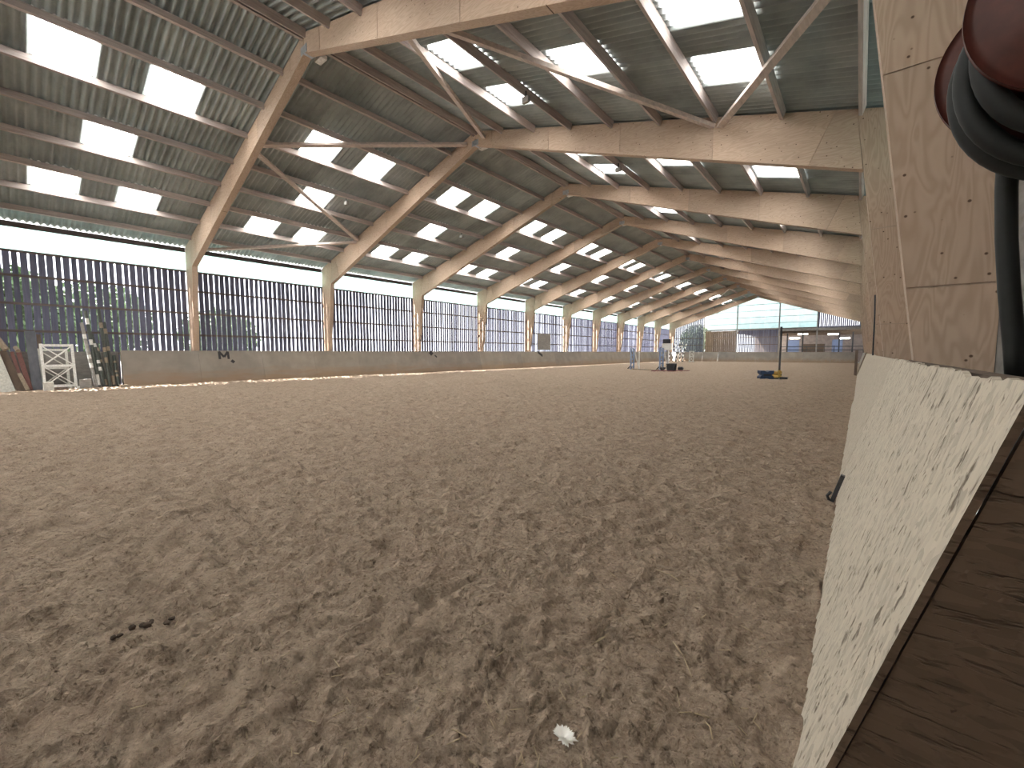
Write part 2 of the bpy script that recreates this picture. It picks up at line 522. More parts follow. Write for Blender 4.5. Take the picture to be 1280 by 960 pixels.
def slope_matrix(s, d, y):
    z = sheet_z(d)
    if s > 0:
        return Matrix(((CA, 0, SA, XC+d), (0, 1, 0, y), (-SA, 0, CA, z), (0,0,0,1)))
    return Matrix(((-CA, 0, -SA, XC-d), (0, -1, 0, y+1), (-SA, 0, CA, z), (0,0,0,1)))
sheets = []
y_first = YA + .5 + math.floor((YN - YA - .5))   # sheet joints half a metre off the frames
y = y_first
ys = []
while y < YF: ys.append(y); y += 1.0
for s in (-1, 1):
    for r in range(len(ROWS)-1):
        for y in ys:
            bayf = ((y + .5 - YA)/SP) % 1.0
            is_sky = (r in (2, 6) and (abs(bayf-.333) < .05 or abs(bayf-.667) < .05)) or (r == 4 and abs(bayf-.5) < .05)
            m = slope_matrix(s, ROWS[r], y)
            c = m @ Vector(((ROWS[r+1]-ROWS[r])/2, .5, 0))
            sheets.append((shown(c), s, r, m, is_sky))
sheets.sort(key=lambda q: -q[0])
n_single = 0; rest_v = []; rest_f = []; nv = 0
for sh, s, r, m, is_sky in sheets:
    if is_sky:
        rp(link('skylight', sky_mesh[r]), m); continue
    if n_single < 295 and sh > 0:
        rp(link('roof_sheet', row_mesh[r]), m); n_single += 1; continue
    me = row_mesh[r]
    co = np.empty(len(me.vertices)*3, dtype=np.float32); me.vertices.foreach_get('co', co)
    co = co.reshape(-1, 3) @ np.array(m.to_3x3()).T + np.array(m.translation)
    n = len(co)//2
    fs_ = np.array([(k, n+k, n+1+k, k+1) for k in range(n-1)]) + nv
    rest_v.append(co); rest_f.append(fs_); nv += len(co)
me = bpy.data.meshes.new('far_roof_sheets')
me.from_pydata(np.vstack(rest_v).tolist(), [], np.vstack(rest_f).tolist())
me.polygons.foreach_set('use_smooth', [True]*len(me.polygons)); me.materials.append(M['sheet']); me.update()
o = rp(link('far_roof_sheets', me)); o['kind'] = 'stuff'
# ridge cap
rc = MB()
rc.add([(XC-.3, YN-.2, sheet_z(.3)+.05), (XC, YN-.2, sheet_z(0)+.06), (XC+.3, YN-.2, sheet_z(.3)+.05), (XC-.3, YF+.2, sheet_z(.3)+.05), (XC, YF+.2, sheet_z(0)+.06), (XC+.3, YF+.2, sheet_z(.3)+.05)],
       [(0,1,4,3), (1,2,5,4)])
rp(rc.build('ridge_cap', M['sheet']))
# purlins, one length per bay and line
pm = MB().box(-.032, .032, -(SP-TH)/2, (SP-TH)/2, -.19, 0).mesh('purlin', M['purlin'])
pe = MB().box(-.032, .032, -(SP-TH)/2, (SP-TH)/2, -.19, 0).mesh('purlin', M['girt'])
for k in FR[:-1]:
    yc = YA + (k+.5)*SP
    for s in (-1, 1):
        for d in PUR:
            m = slope_matrix(1, d, yc) if s > 0 else slope_matrix(-1, d, yc-1)
            m = m @ Matrix.Translation((0, 0, -.03))
            rp(link('purlin', pm), m)
        m = Matrix.Translation((XC + s*11.84, yc, 5.845))
        rp(link('purlin', pe), m)
# diagonal wind braces in the first full bay
def brace(s, d0, d1, y0, y1):
    a = Vector((XC + s*d0, y0, top(d0)-.21)); b = Vector((XC + s*d1, y1, top(d1)-.21))
    o = MB().bar(a, b, .14, .09, (s*SA, 0, CA)).build('roof_brace', M['brace'])
    rp(o)
y0, y1 = YA+.10, YA+SP-.10
for s in (-1, 1):
    brace(s, 4.05 if s < 0 else 3.5, .42, y0, y1)
    brace(s, 4.25 if s < 0 else 3.75, 8.0, y0, y1)
    brace(s, 11.5, 8.15, y0, y1)

# ------------------------------------------------------------------ side and end walls
XL = XC - DOUT                 # outer face of the left columns
wl = tag(empty('wall_left', (XL, YA, 0)), 'left long wall of spaced vertical slats below a translucent strip', kind='structure')
def wp(o, w, m=None):
    o.parent = w
    o.matrix_local = Matrix.Translation(-w.location) @ (m if m is not None else Matrix.Identity(4))
    return o
PITCH = .205
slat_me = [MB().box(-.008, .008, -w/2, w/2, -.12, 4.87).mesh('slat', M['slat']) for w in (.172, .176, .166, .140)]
slats = []
y = YN + .1
while y < YF:
    slats.append(y + rng.uniform(-.006, .006)); y += PITCH
slats.sort(key=lambda q: -shown((XL, q, 2.5)))
rest = MB()
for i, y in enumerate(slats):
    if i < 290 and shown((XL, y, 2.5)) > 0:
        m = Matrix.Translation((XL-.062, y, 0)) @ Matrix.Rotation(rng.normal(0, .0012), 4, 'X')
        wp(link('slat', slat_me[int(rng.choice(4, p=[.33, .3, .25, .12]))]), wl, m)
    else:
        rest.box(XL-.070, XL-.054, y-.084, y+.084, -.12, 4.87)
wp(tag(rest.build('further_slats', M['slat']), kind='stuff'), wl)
gm = MB().box(XL-.05, XL-.001, -SP/2+.002, SP/2-.002, -.04, .04).mesh('girt', M['girt'])
tsm = MB().box(-.004, .004, .004, 1.996, 4.85, 5.68).mesh('translucent_sheet', M['clear_sheet'])
for k in FR[:-1]:
    yc = YA + (k+.5)*SP
    for z in (1.27, 2.07, 3.03, 4.0, 4.84):
        wp(link('girt', gm), wl, Matrix.Translation((0, yc, z)))
    for j in range(3):
        wp(link('translucent_sheet', tsm), wl, Matrix.Translation((XL-.085, yc - 3 + 2*j, 0)))

# right long wall: closed boarding, same translucent strip
XR = XC + DOUT
wr = tag(empty('wall_right', (XR, YA, 0)), 'right long wall of grey-beige boarding behind the columns', kind='structure')
bm_ = MB().box(.0, .03, .003, 1.217, 0, 4.86).mesh('board', M['grey_wood'])
y = YN
while y < YF - 1.25:
    wp(link('board', bm_), wr, Matrix.Translation((XR+.005, y, 0))); y += 1.22
for k in FR[:-1]:
    for j in range(3):
        wp(link('translucent_sheet', tsm), wr, Matrix.Translation((XR+.02, YA + k*SP + 2*j, 0)))

# gable walls
def gable(name, y, sgn, label):
    w = tag(empty(name, (XC, y, 0)), label, kind='structure')
    return w
wf = gable('wall_back', YF, 1, 'far gable wall with translucent upper sheets, slats and an opening to a stable')
G = {}
def gz(x): return sheet_z(abs(x - XC)) - .08
def gslats(w, y, x0, x1, z0, z1, single=True):
    """z1 None: up to the roof"""
    x = x0 + .1
    mb = MB()
    while x < x1 - .06:
        zt = z1 if z1 is not None else gz(x) - .03
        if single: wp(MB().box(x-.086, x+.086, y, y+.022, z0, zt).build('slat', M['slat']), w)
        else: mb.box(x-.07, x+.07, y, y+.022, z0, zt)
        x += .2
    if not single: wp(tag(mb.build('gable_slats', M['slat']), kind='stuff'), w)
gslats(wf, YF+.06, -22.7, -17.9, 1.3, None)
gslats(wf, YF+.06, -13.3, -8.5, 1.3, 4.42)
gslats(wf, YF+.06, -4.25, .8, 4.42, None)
def gsheet(w, y, x0, x1, z0, mat=None):
    ztl, ztr = gz(x0), gz(x1)
    pts = [(x0, z0), (x1, z0), (x1, ztr)]
    if x0 < XC < x1: pts.append((XC, gz(XC)))
    pts.append((x0, ztl))
    wp(MB().prism_y(pts, y, y+.008).build('translucent_sheet', mat or M['gable_sheet']), w)
for a, b in ((-17.3, -15.4), (-15.4, -13.45), (-13.45, -11.8), (-11.8, -10.1), (-10.1, -8.4), (-8.4, -6.4), (-6.4, -4.3)):
    gsheet(wf, YF+.09, a+.004, b-.004, 4.55)
for x, zt in ((-17.75, None), (-13.42, None), (-8.4, None), (-4.3, None)):
    wp(MB().box(x-.07, x+.07, YF-.14, YF, 0, top(abs(x-XC))-.3).build('gable_post', M['grey_wood']), wf)
for z in (5.25, 6.1, 6.95, 7.8):
    dd = (9.2 - z)/SL - .6
    x0, x1 = max(-17.7, XC-dd), min(-4.3, XC+dd)
    wp(MB().box(x0, x1, YF+.02, YF+.055, z-.03, z+.03).build('girt', M['grey_wood']), wf)
for z in (2.4, 3.4):
    wp(MB().box(-22.7, -17.9, YF+.01, YF+.055, z-.04, z+.04).build('girt', M['girt']), wf)
    wp(MB().box(-13.3, -8.5, YF+.01, YF+.055, z-.04, z+.04).build('girt', M['girt']), wf)
wp(MB().box(-17.65, -8.3, YF-.05, YF+.05, 4.38, 4.58).build('lintel', M['grey_wood']), wf)
wp(MB().box(-8.3, .8, YF-.05, YF+.05, 4.1, 4.42).build('lintel', M['grey_wood']), wf)
# near gable behind the viewer
wn_ = gable('wall_front', YN, -1, 'near gable wall behind the viewer with translucent upper sheets')
wp(MB().box(-22.8, .8, YN-.05, YN, 0, 4.5).build('boarding', M['grey_wood']), wn_)
for a in np.arange(-20.5, -1.7, 2.1):
    gsheet(wn_, YN-.03, a+.004, a+2.096, 4.5, M['skylight'])
wp(MB().prism_y([(-22.8, 4.5), (-20.5, 4.5), (-20.5, gz(-20.5)), (-22.8, gz(-22.8))], YN-.05, YN).build('boarding', M['grey_wood']), wn_)
wp(MB().prism_y([(-1.6, 4.5), (.8, 4.5), (.8, gz(.8)), (-1.6, gz(-1.6))], YN-.05, YN).build('boarding', M['grey_wood']), wn_)

# brown sliding door in the far gable
dr = tag(empty('door_1', (-15.55, YF-.02, 0)), 'brown boarded sliding door in the far gable', kind='structure')
x = -17.6
while x < -13.6:
    wp(MB().box(x+.006, min(x+.26, -13.52)-.006, YF-.02, YF+.02, 1.3, 4.36).build('plank', M['door_wood']), dr); x += .26
for z in (2.2, 3.3): wp(MB().box(-17.6, -13.52, YF-.06, YF-.021, z-.06, z+.06).build('rail', M['door_wood']), dr)

# ------------------------------------------------------------------ stable beyond the opening
st = tag(empty('stable_wing', (-3.8, YF+10, 0)), 'lit stable wing seen through the opening in the far gable', 'building')
def sp(o): return wp(o, st)
for xa, xb in ((-14, -9.3), (-7.6, -3.4), (-2.1, 4)):
    sp(MB().box(xa, xb, YF+16, YF+16.2, -.15, 4.3).build('back_wall', M['plaster']))
for xa, xb in ((-9.3, -7.6), (-3.4, -2.1)):
    sp(MB().box(xa, xb, YF+16.09, YF+16.1, 1.3, 3.3).build('window_pane', M['pane']))
    sp(MB().box(xa, xb, YF+16, YF+16.2, -.15, 1.3).build('back_wall', M['plaster'])); sp(MB().box(xa, xb, YF+16, YF+16.2, 3.3, 4.3).build('back_wall', M['plaster']))
sp(MB().box(-14, 4, YF+.4, YF+16.2, 4.45, 4.6).build('roof', M['girt']))
for yy in (YF+3, YF+9, YF+14): sp(MB().box(-14, 4, yy-.1, yy+.1, 3.95, 4.4).build('beam', M['old_wood']))
sp(MB().box(3.6, 3.75, YF+2, YF+16, -.15, 3.2).build('partition', M['plaster']))
sp(MB().box(-6.3, -3.9, YF+7, YF+9, -.15, 2.5).build('hay_stack', M['old_wood']))
for xx in (-8.0, -6.2, -2.2, -.8): sp(MB().box(xx-.08, xx+.08, YF+5, YF+5.16, -.15, 4).build('post', M['dark_metal']))
M['tube2'] = mat_emit('bright_lit_tube', (1,.97,.9), 6.0)
for lx, lz, up, lab in ((-6.27, 3.83, 1, 'upper lit tube lamp in the left half of the stable opening'), (-7.18, 3.28, 0, 'lower bright tube lamp in the left half of the stable opening'),
                        (-2.9, 3.73, 1, 'upper lit tube lamp in the right half of the stable opening'), (-1.69, 3.17, 0, 'lower bright tube lamp in the right half of the stable opening')):
    ly = 71.0
    t = tag(empty('tube_lamp', (lx, ly, lz)), lab, 'lamp', 'lit tube lamps in the stable')
    wp(MB().box(lx-.62, lx+.62, ly-.10, ly+.10, lz+.10, lz+.16).build('housing', M['white']), t)
    wp(MB().box(lx-.58, lx+.58, ly-.08, ly+.08, lz-.06, lz+.098).build('tube', M['tube'] if up else M['tube2']), t)
    for q in (-.5, .5): wp(MB().box(lx+q-.01, lx+q+.01, ly-.01, ly+.01, lz+.16, 4.45).build('hanger', M['dark_metal']), t)
# rails across the opening
rl = tag(empty('rail_fence', (-3.8, YF-.1, 0)), 'dark steel rail fence above the boards of the far opening', 'fence')
for z in (1.62, 2.05): wp(MB().tube([(-8.2, YF-.1, z), (.3, YF-.1, z)], .045, 8).build('rail', M['dark_metal']), rl)
for xx in (-8.1, -5.3, -2.5, .3): wp(MB().box(xx-.04, xx+.04, YF-.1, YF-.03, 1.3, 2.6 if xx in (-8.1,) else 2.15).build('post', M['dark_metal']), rl)

# ------------------------------------------------------------------ kickboards
def kick_left(y0, y1, mat, label, xt=-22.2, xb=-21.82, zt=1.385, e0=0.0, e1=0.0):
    k = tag(empty('kickboard', (xb, (y0+y1)/2, 0)), label, 'kickboard', 'sloping kickboards of the left wall')
    y = y0
    while y < y1 - .2:
        e = min(y + 2.5, y1)
        p = [(xb, -.04), (xb-.03, -.04), (xt-.03, zt), (xt, zt)]
        o = wp(MB().prism_y(p, y+.002, e-.002).build('panel', mat), k)
        if e >= y1 - .001 and e1:
            for q in o.data.vertices:
                if q.co.y > y1 - .01 and q.co.z < .5: q.co.y += e1
        y = e
    if e0: wp(MB().prism_y([(xb-.04, -.04), (-22.55, -.04), (-22.55, zt-.06), (xt-.04, zt-.06)], y0+.03, y0+.05).build('end_cap', M['old_wood']), k)
    wp(MB().box(xt-.06, xt-.032, y0, y1, zt-.05, zt-.002).build('top_rail', mat), k)
    return k
kA = kick_left(2.72, YF-.68, M['kick'], 'long grey kickboard along the left wall, bearing the letter M', e0=1)
kick_left(YN+.2, -.28, M['cream_paint'], 'dusty white kickboard at the left picture edge beside the leaning poles', -22.2, -21.7, 1.36, e1=.3)
def on_left(y, z, off=.004):
    """point on the sloping left board"""
    t = z/1.385
    return Vector((-21.82 + (-22.2+21.82)*t + off, y, z))
# the letter M and two dark marks
def stroke(mb, a, b, w):
    A = on_left(*a); B = on_left(*b)
    mb.bar(A, B, w, .006, (1, 0, .33))
mb = MB()
yM, zM, hM, wM = 5.98, 1.01, .34, .34
stroke(mb, (yM, zM), (yM, zM+hM), .09); stroke(mb, (yM+wM, zM), (yM+wM, zM+hM), .09)
stroke(mb, (yM, zM+hM), (yM+wM/2, zM+.09), .09); stroke(mb, (yM+wM/2, zM+.09), (yM+wM, zM+hM), .09)
wp(mb.build('letter', M['ink']), kA)['label'] = 'black painted letter M'
mb = MB(); stroke(mb, (yM+.44, zM-.06), (yM+.54, zM-.16), .13); wp(mb.build('painted_mark', M['ink']), kA)
mb = MB(); stroke(mb, (18.0, 1.36), (18.15, 1.16), .30); stroke(mb, (18.35, 1.12), (18.5, .98), .10); wp(mb.build('painted_mark', M['ink']), kA)
mb = MB(); stroke(mb, (30.2, 1.36), (30.8, 1.0), .24); wp(mb.build('painted_mark', M['ink']), kA)

# far kickboard
kf = tag(empty('kickboard', (-10.9, YF-.5, 0)), 'grey kickboard running across the far end of the hall', 'kickboard')
xs = [-21.75, -17.8, -15.7, -13.4, -10.9, -8.4, -5.6, -2.8, -.15]
for a, b in zip(xs[:-1], xs[1:]):
    p = [(-.04, .0), (1.36, .36)]
    b_ = MB(); y0, y1 = YF-.62, YF-.2
    b_.add([(a+.006, y0, -.04), (b-.006, y0, -.04), (b-.006, y1, 1.36), (a+.006, y1, 1.36), (a+.006, y0+.03, -.04), (b-.006, y0+.03, -.04), (b-.006, y1+.03, 1.36), (a+.006, y1+.03, 1.36)],
           [(0,1,2,3), (7,6,5,4), (0,4,5,1), (1,5,6,2), (2,6,7,3), (3,7,4,0)])
    wp(b_.build('panel', M['kick']), kf)
wp(MB().box(-21.75, -.15, YF-.19, YF-.06, 1.30, 1.355).build('top_rail', M['kick']), kf)

# right kickboards
XBt, XTp, ZTp = -.116, .25, 1.255
def kick_right(y0, y1, mat, label, zt=ZTp, th=.022, off=0.0, rail=None):
    k = tag(empty('kickboard', (XBt, (y0+y1)/2, 0)), label, 'kickboard', 'sloping kickboards of the right wall')
    p = [(XBt+off, -.05), (XTp+off, zt), (XTp+th+off, zt), (XBt+th+off, -.05)]
    wp(MB().prism_y(p, y0, y1).build('panel', mat), k)
    return k
def rough_panel(y0, y1, mat, k):
    """flaking OSB sheet with a chewed upper edge"""
    ny, nz = 110, 60
    v = []; f = []
    yy = np.linspace(y0, y1, ny)
    for j in range(nz+1):
        for i in range(ny):
            t = j/nz
            chew = 0
            if j >= nz-1: chew = .014*abs(vnoise(np.array([yy[i]*14.]), np.array([.5]), 31)[0]) + .02*max(0, vnoise(np.array([yy[i]*5.]), np.array([.5]), 33)[0])
            z = -.05 + (ZTp+.05)*t - chew
            x = XBt + (XTp-XBt)*((z+.05)/(ZTp+.05))
            dx = .0014*vnoise(np.array([yy[i]*30.]), np.array([z*45.]), 35)[0]*min(1, i/3)
            e = y0 + .0015*vnoise(np.array([z*70]), np.array([.2]), 39)[0] if i == 0 else yy[i]
            v.append((x + dx, e, z))
    n = len(v)
    for j in range(nz):
        for i in range(ny-1):
            a = j*ny+i; f.append((a, a+ny, a+ny+1, a+1))
    # back and rims
    v += [(p[0]+.015, p[1], p[2]) for p in v]
    for j in range(nz):
        for i in range(ny-1):
            a = n+j*ny+i; f.append((a, a+1, a+ny+1, a+ny))
    for i in range(ny-1):
        a = nz*ny+i; f.append((a, a+n, a+n+1, a+1)); f.append((i, i+1, i+1+n, i+n))
    for j in range(nz):
        a = j*ny; f.append((a, a+n, a+n+ny, a+ny)); a = j*ny+ny-1; f.append((a, a+ny, a+n+ny, a+n))
    me = bpy.data.meshes.new('panel'); me.from_pydata(v, [], f); me.materials.append(mat); me.materials.append(M['osb_dark'])
    for q in me.polygons:
        if abs(q.normal.y) > .8: q.material_index = 1
    me.update()
    o = link('panel', me); wp(o, k); return o
kn = tag(empty('kickboard', (XBt, 3.2, 0)), 'flaking cream-painted kickboard nearest the viewer on the right', 'kickboard', 'sloping kickboards of the right wall')
rough_panel(1.2, 5.22, M['osb_cream'], kn)
# dark end cap closing the wedge
wp(MB().prism_y([(XBt+.017, -.05), (XTp+.017, ZTp-.02), (.80, ZTp-.02), (.80, -.05)], 1.206, 1.226).build('end_cap', M['osb_dark']), kn)['label'] = 'bare dark brown end cap'
wp(MB().box(XTp+.03, XTp+.085, 1.24, 5.0, ZTp-.055, ZTp-.01).build('top_rail', M['old_wood']), kn)
kick_right(5.26, 13.2, M['board_grey'], 'worn grey kickboard right behind the flaking cream one', ZTp-.01)
kick_right(13.23, 29.6, M['board_grey'], 'middle kickboard of the right wall leading up to the gate post', ZTp-.005, off=.03)
kick_right(30.2, YF-.7, M['kick'], 'furthest grey kickboard of the right wall beyond the gate post', ZTp+.03, off=.04)
gp = tag(empty('gate_post', (-.10, 29.9, 0)), 'slim wooden gate post with slanting rail at the right boards', 'post')
wp(MB().box(-.20, -.08, 29.84, 29.96, -.05, 1.45).build('post', M['old_wood']), gp)
wp(MB().bar((-.05, 29.9, .1), (.28, 29.9, 1.3), .06, .08).build('rail', M['tan_wood']), gp)

# ------------------------------------------------------------------ hose reel, top right
hr = tag(empty('hose_reel', (.46, 1.9, 1.8)), 'dark red hose reel wound with thick black hose on the right', 'hose reel')
def disc(cx, cy, cz, r, y0, y1, seg=64, dish=.02):
    mb = MB(); rings = [(.0, dish), (.35, dish), (.42, 0), (.92, 0), (1.0, -.012)]
    v = []; f = []
    for side, yy in ((0, y0), (1, y1)):
        for q, dz in rings:
            for k in range(seg):
                a = 2*math.pi*k/seg
                v.append((cx + r*q*math.cos(a), yy - dz, cz + r*q*math.sin(a)))
    nr = len(rings)
    for side in (0, 1):
        b = side*nr*seg
        for i in range(nr-1):
            for k in range(seg):
                q = (b+i*seg+k, b+i*seg+(k+1)%seg, b+(i+1)*seg+(k+1)%seg, b+(i+1)*seg+k)
                f.append(q if side else q[::-1])
    for k in range(seg):
        a = (nr-1)*seg+k; b = (nr-1)*seg+(k+1)%seg
        f.append((a, b, b+nr*seg, a+nr*seg))
    mb.add(v, f); return mb
RX, RZ = .43, 2.14
wp(disc(RX-.005, 0, RZ+.055, .255, 1.68, 1.695).build('front_flange', M['red'], smooth=True), hr)
wp(disc(RX-.02, 0, RZ+.06, .262, 2.02, 2.035, dish=0).build('back_flange', M['red'], smooth=True), hr)
wp(MB().tube([(RX, 1.695, RZ+.10), (RX, 2.02, RZ+.06)], .10, 32).build('drum', M['red'], smooth=True), hr)
wp(MB().tube([(RX, 2.035, RZ+.06), (RX+.05, 2.09, RZ+.06), (.84, 2.09, RZ+.06)], .03, 16).build('bracket', M['dark_metal'], smooth=True), hr)
for i, (yy, rr, dz) in enumerate(((1.745, .225, -.02), (1.80, .25, -.05), (1.855, .255, -.06), (1.91, .24, -.045), (1.965, .225, -.02))):
    pts = []
    for k in range(49):
        a = 2*math.pi*k/48
        pts.append((RX + rr*math.cos(a)*.94, yy + .012*math.sin(a), RZ + dz + rr*math.sin(a)*(1.0 if math.sin(a) > 0 else 1.12)))
    wp(MB().tube(pts, .027, 14, False).build('hose_coil', M['black'], smooth=True), hr)
tail = [(.31, 1.93, 1.90), (.315, 1.95, 1.80), (.325, 1.955, 1.65), (.34, 1.96, 1.5), (.362, 1.965, 1.32), (.375, 1.97, 1.2)]
wp(MB().tube(tail, .024, 14).build('hose_tail', M['black'], smooth=True), hr)

# conduit on the second right column
tag(MB().tube([(.20, 11.06, 1.25), (.19, 11.06, 2.0), (.175, 11.06, 2.45)], .014, 8).build('conduit', M['dark_metal']), 'thin dark conduit on the second right column', 'conduit')

# ------------------------------------------------------------------ lamps under the ridge
for k in range(0, 10):
    y = YA + k*SP + .32
    t = tag(empty('ridge_lamp', (XC, y, 8.6)), ('small white lamp housing under the ridge at the ' + ORD[k] + ' portal frame'), 'lamp', 'lamp housings under the ridge')
    wp(bevel(MB().box(XC-.17, XC+.17, y-.09, y+.09, 8.74, 8.84).build('housing', M['white']), .015), t)
    wp(MB().box(XC-.015, XC+.015, y-.015, y+.015, 8.84, 9.0).build('stem', M['galv']), t)
def flood(x, y, z, label):
    t = tag(empty('floodlight', (x, y, z)), label, 'lamp', 'small floodlights under the purlins')
    wp(bevel(MB().box(x-.11, x+.11, y-.05, y+.05, z-.09, z+.06).build('head', M['grey_wood']), .02), t)
    wp(MB().bar((x, y, z+.05), (x, y, z+.2), .03, .03, (1,0,0)).build('arm', M['dark_metal']), t)
flood(XC-5.4, YA+3.9, top(5.4)-.28, 'small grey floodlight under the purlins of the first left bay')
flood(XC+4.1, YA+3.6, top(4.1)-.28, 'small grey floodlight beneath the right skylights of the first bay')
flood(XC+4.1, YA+8.9, top(4.1)-.28, 'small dark floodlight on a right purlin of the second bay')
flood(XC-5.4, YA+10.3, top(5.4)-.28, 'small grey floodlight under the purlins of the second left bay')

t = tag(empty('hanging_tube', (-12.3, 52.6, 7.4)), 'pale tube dangling askew from the roof near the far gable', 'tube')
wp(MB().tube([(-12.95, 52.6, 7.45), (-11.75, 52.6, 8.5)], .05, 8).build('tube', M['white']), t)
wp(MB().tube([(-11.75, 52.6, 8.5), (-11.1, 52.6, 8.25)], .035, 8).build('bracket', M['white']), t)

# ------------------------------------------------------------------ alcove with jump gear on the left
tag(MB().box(-22.62, -22.58, -.6, 2.7, 0, 1.34).build('backing_board', M['grey_wood']), 'dark grey backing board behind the leaning jump poles', 'board')
def wing(loc, rz, tilt, w, h, mat, label, group=None, bays=2):
    t = tag(empty('jump_wing', loc, rz), label, 'jump wing', group)
    t.rotation_euler = (0, tilt, rz)
    def p(o): o.parent = t; return o
    for s in (-1, 1):
        p(MB().box(-.03, .03, s*w/2-.035, s*w/2+.035, 0, h).build('upright', mat))
    zs = np.linspace(.12, h-.05, bays+1)
    for z in zs: p(MB().box(-.022, .022, -w/2+.034, w/2-.034, z-.04, z+.04).build('rail', mat))
    for a, b in zip(zs[:-1], zs[1:]):
        p(MB().bar((0, -w/2+.04, a+.05), (0, w/2-.04, b-.05), .035, .045, (1,0,0)).build('diagonal', mat))
        p(MB().bar((.012, w/2-.04, a+.05), (.012, -w/2+.04, b-.05), .03, .045, (1,0,0)).build('diagonal', mat))
    p(MB().box(-.12, .28, -w/2-.04, -w/2+.03, 0, .07).build('foot', mat))
    p(MB().box(-.12, .28, w/2-.03, w/2+.04, 0, .07).build('foot', mat))
    return t
wing((-21.78, 1.05, 0), R(6), R(-7), .76, 1.62, M['white'], 'white lattice jump wing leaning among the poles at left')
wing((-22.2, .95, 0), R(3), R(-5), .66, 1.45, M['cream_paint'], 'second dusty white jump wing behind the lattice one')
POLES = [  # foot y, x, top y, length, colour
    (1.95, -21.85, 1.72, 2.45, 'pale', 'pale jump pole with glossy bands beside the white wing'),
    (2.03, -21.95, 1.86, 2.9, 'green', 'dark jump pole with a white foot next to the pale one'),
    (2.16, -21.9, 1.98, 2.05, 'green', 'short dark jump pole with one white band near mid height'),
    (2.24, -22.0, 2.08, 1.7, 'green', 'plain short dark pole between the banded jump poles'),
    (2.33, -21.95, 2.22, 3.0, 'green', 'tall dark green jump pole with cream bands'),
    (2.45, -22.05, 2.36, 2.5, 'green', 'slim dark green pole with cream bands near the kickboard end'),
    (2.58, -22.0, 2.55, 1.25, 'green', 'shortest dark banded pole right beside the grey kickboard'),
]
for i, (fy, fx, ty, L, c, lab) in enumerate(POLES):
    a = Vector((fx, fy, .02)); d = Vector((-.26, (ty-fy)/L*1.2, 1)).normalized(); 
    d = Vector((-.52/max(L, 1.3), (ty-fy)/L, 1)).normalized()
    t = tag(empty('jump_pole', a), lab, 'jump pole', 'jump poles leaning in the left alcove')
    wp(MB().tube([a, a + d*L], .05, 12).build('pole', M['grey_wood'] if c == 'pale' else M['pole_green'], smooth=False), t)
    fr_ = [(.02, .16), (.55, .62), (.82, .9)] if i % 2 else [(.30, .37), (.44, .5), (.75, .82)]
    for u, v_ in fr_:
        wp(MB().tube([a + d*L*u, a + d*L*v_], .0525, 12).build('band', M['white'] if i < 3 else M['tan_wood']), t)
# boards, red rails and logs at the very left
def plank(name, a, b, w, h, mat, label, cat, up=(1,0,0)):
    o = MB().bar(a, b, w, h, up).build(name, mat); return tag(o, label, cat, 'boards and rails leaning at the left edge')
plank('plank', (-21.75, .14, 0), (-22.4, -.22, 1.36), .20, .04, M['old_wood'], 'dark brown plank leaning beside the white kickboard', 'plank')
plank('red_rail', (-21.85, .22, 0), (-22.4, .0, 1.32), .08, .08, M['red_wood'], 'faded red rail leaning left of the tall grey plank', 'rail')
plank('red_rail', (-21.83, .34, 0), (-22.38, .15, 1.30), .12, .05, M['red_wood'], 'wide faded red board leaning nearest the tall grey plank', 'rail')
plank('plank', (-21.66, .28, .02), (-21.9, .12, .60), .10, .05, M['tan_wood'], 'short tan plank leaning against the red rails', 'plank')
plank('plank', (-21.85, .50, 0), (-22.4, .44, 2.05), .24, .045, M['slate_wood'], 'tall grey plank standing left of the white jump wing', 'plank')
plank('plank', (-22.3, .68, 0), (-22.55, .64, 1.95), .10, .04, M['old_wood'], 'narrow brown plank standing behind the white jump wing', 'plank')
tag(MB().tube([(-22.3, -.12, 1.40), (-22.55, -.42, 2.05)], .085, 12).build('log', M['tan_wood']), 'tan log resting on top of the planks at the left edge', 'log')
tag(MB().tube([(-22.25, .14, 1.36), (-22.4, .11, 1.44), (-22.5, .09, 1.48)], .06, 12).build('log', M['tan_wood']), 'short tan log end above the red rails', 'log')
tag(bevel(MB().box(-21.42, -21.18, .62, .86, 0, .30).build('wooden_block', M['cream_paint']), .01), 'low dusty white block at the foot of the white wing', 'block')
tag(bevel(MB().box(-21.95, -21.65, 1.5, 1.82, 0, .33).build('wooden_block', M['grey_wood']), .01), 'low grey block between the white wing and the poles', 'block')
tag(bevel(MB().box(-21.6, -21.45, 2.55, 2.78, .01, .08).build('tan_offcut', M['tan_wood']), .006), 'small tan timber offcut by the end of the grey kickboard', 'offcut')

# panel hung on the slats further down
tag(MB().box(XL+.0, XL+.03, 31.95-1.05, 31.95+1.05, 1.55, 3.05).build('grey_panel', M['grey_wood']), 'square grey panel fixed on the slats of the left wall', 'panel')

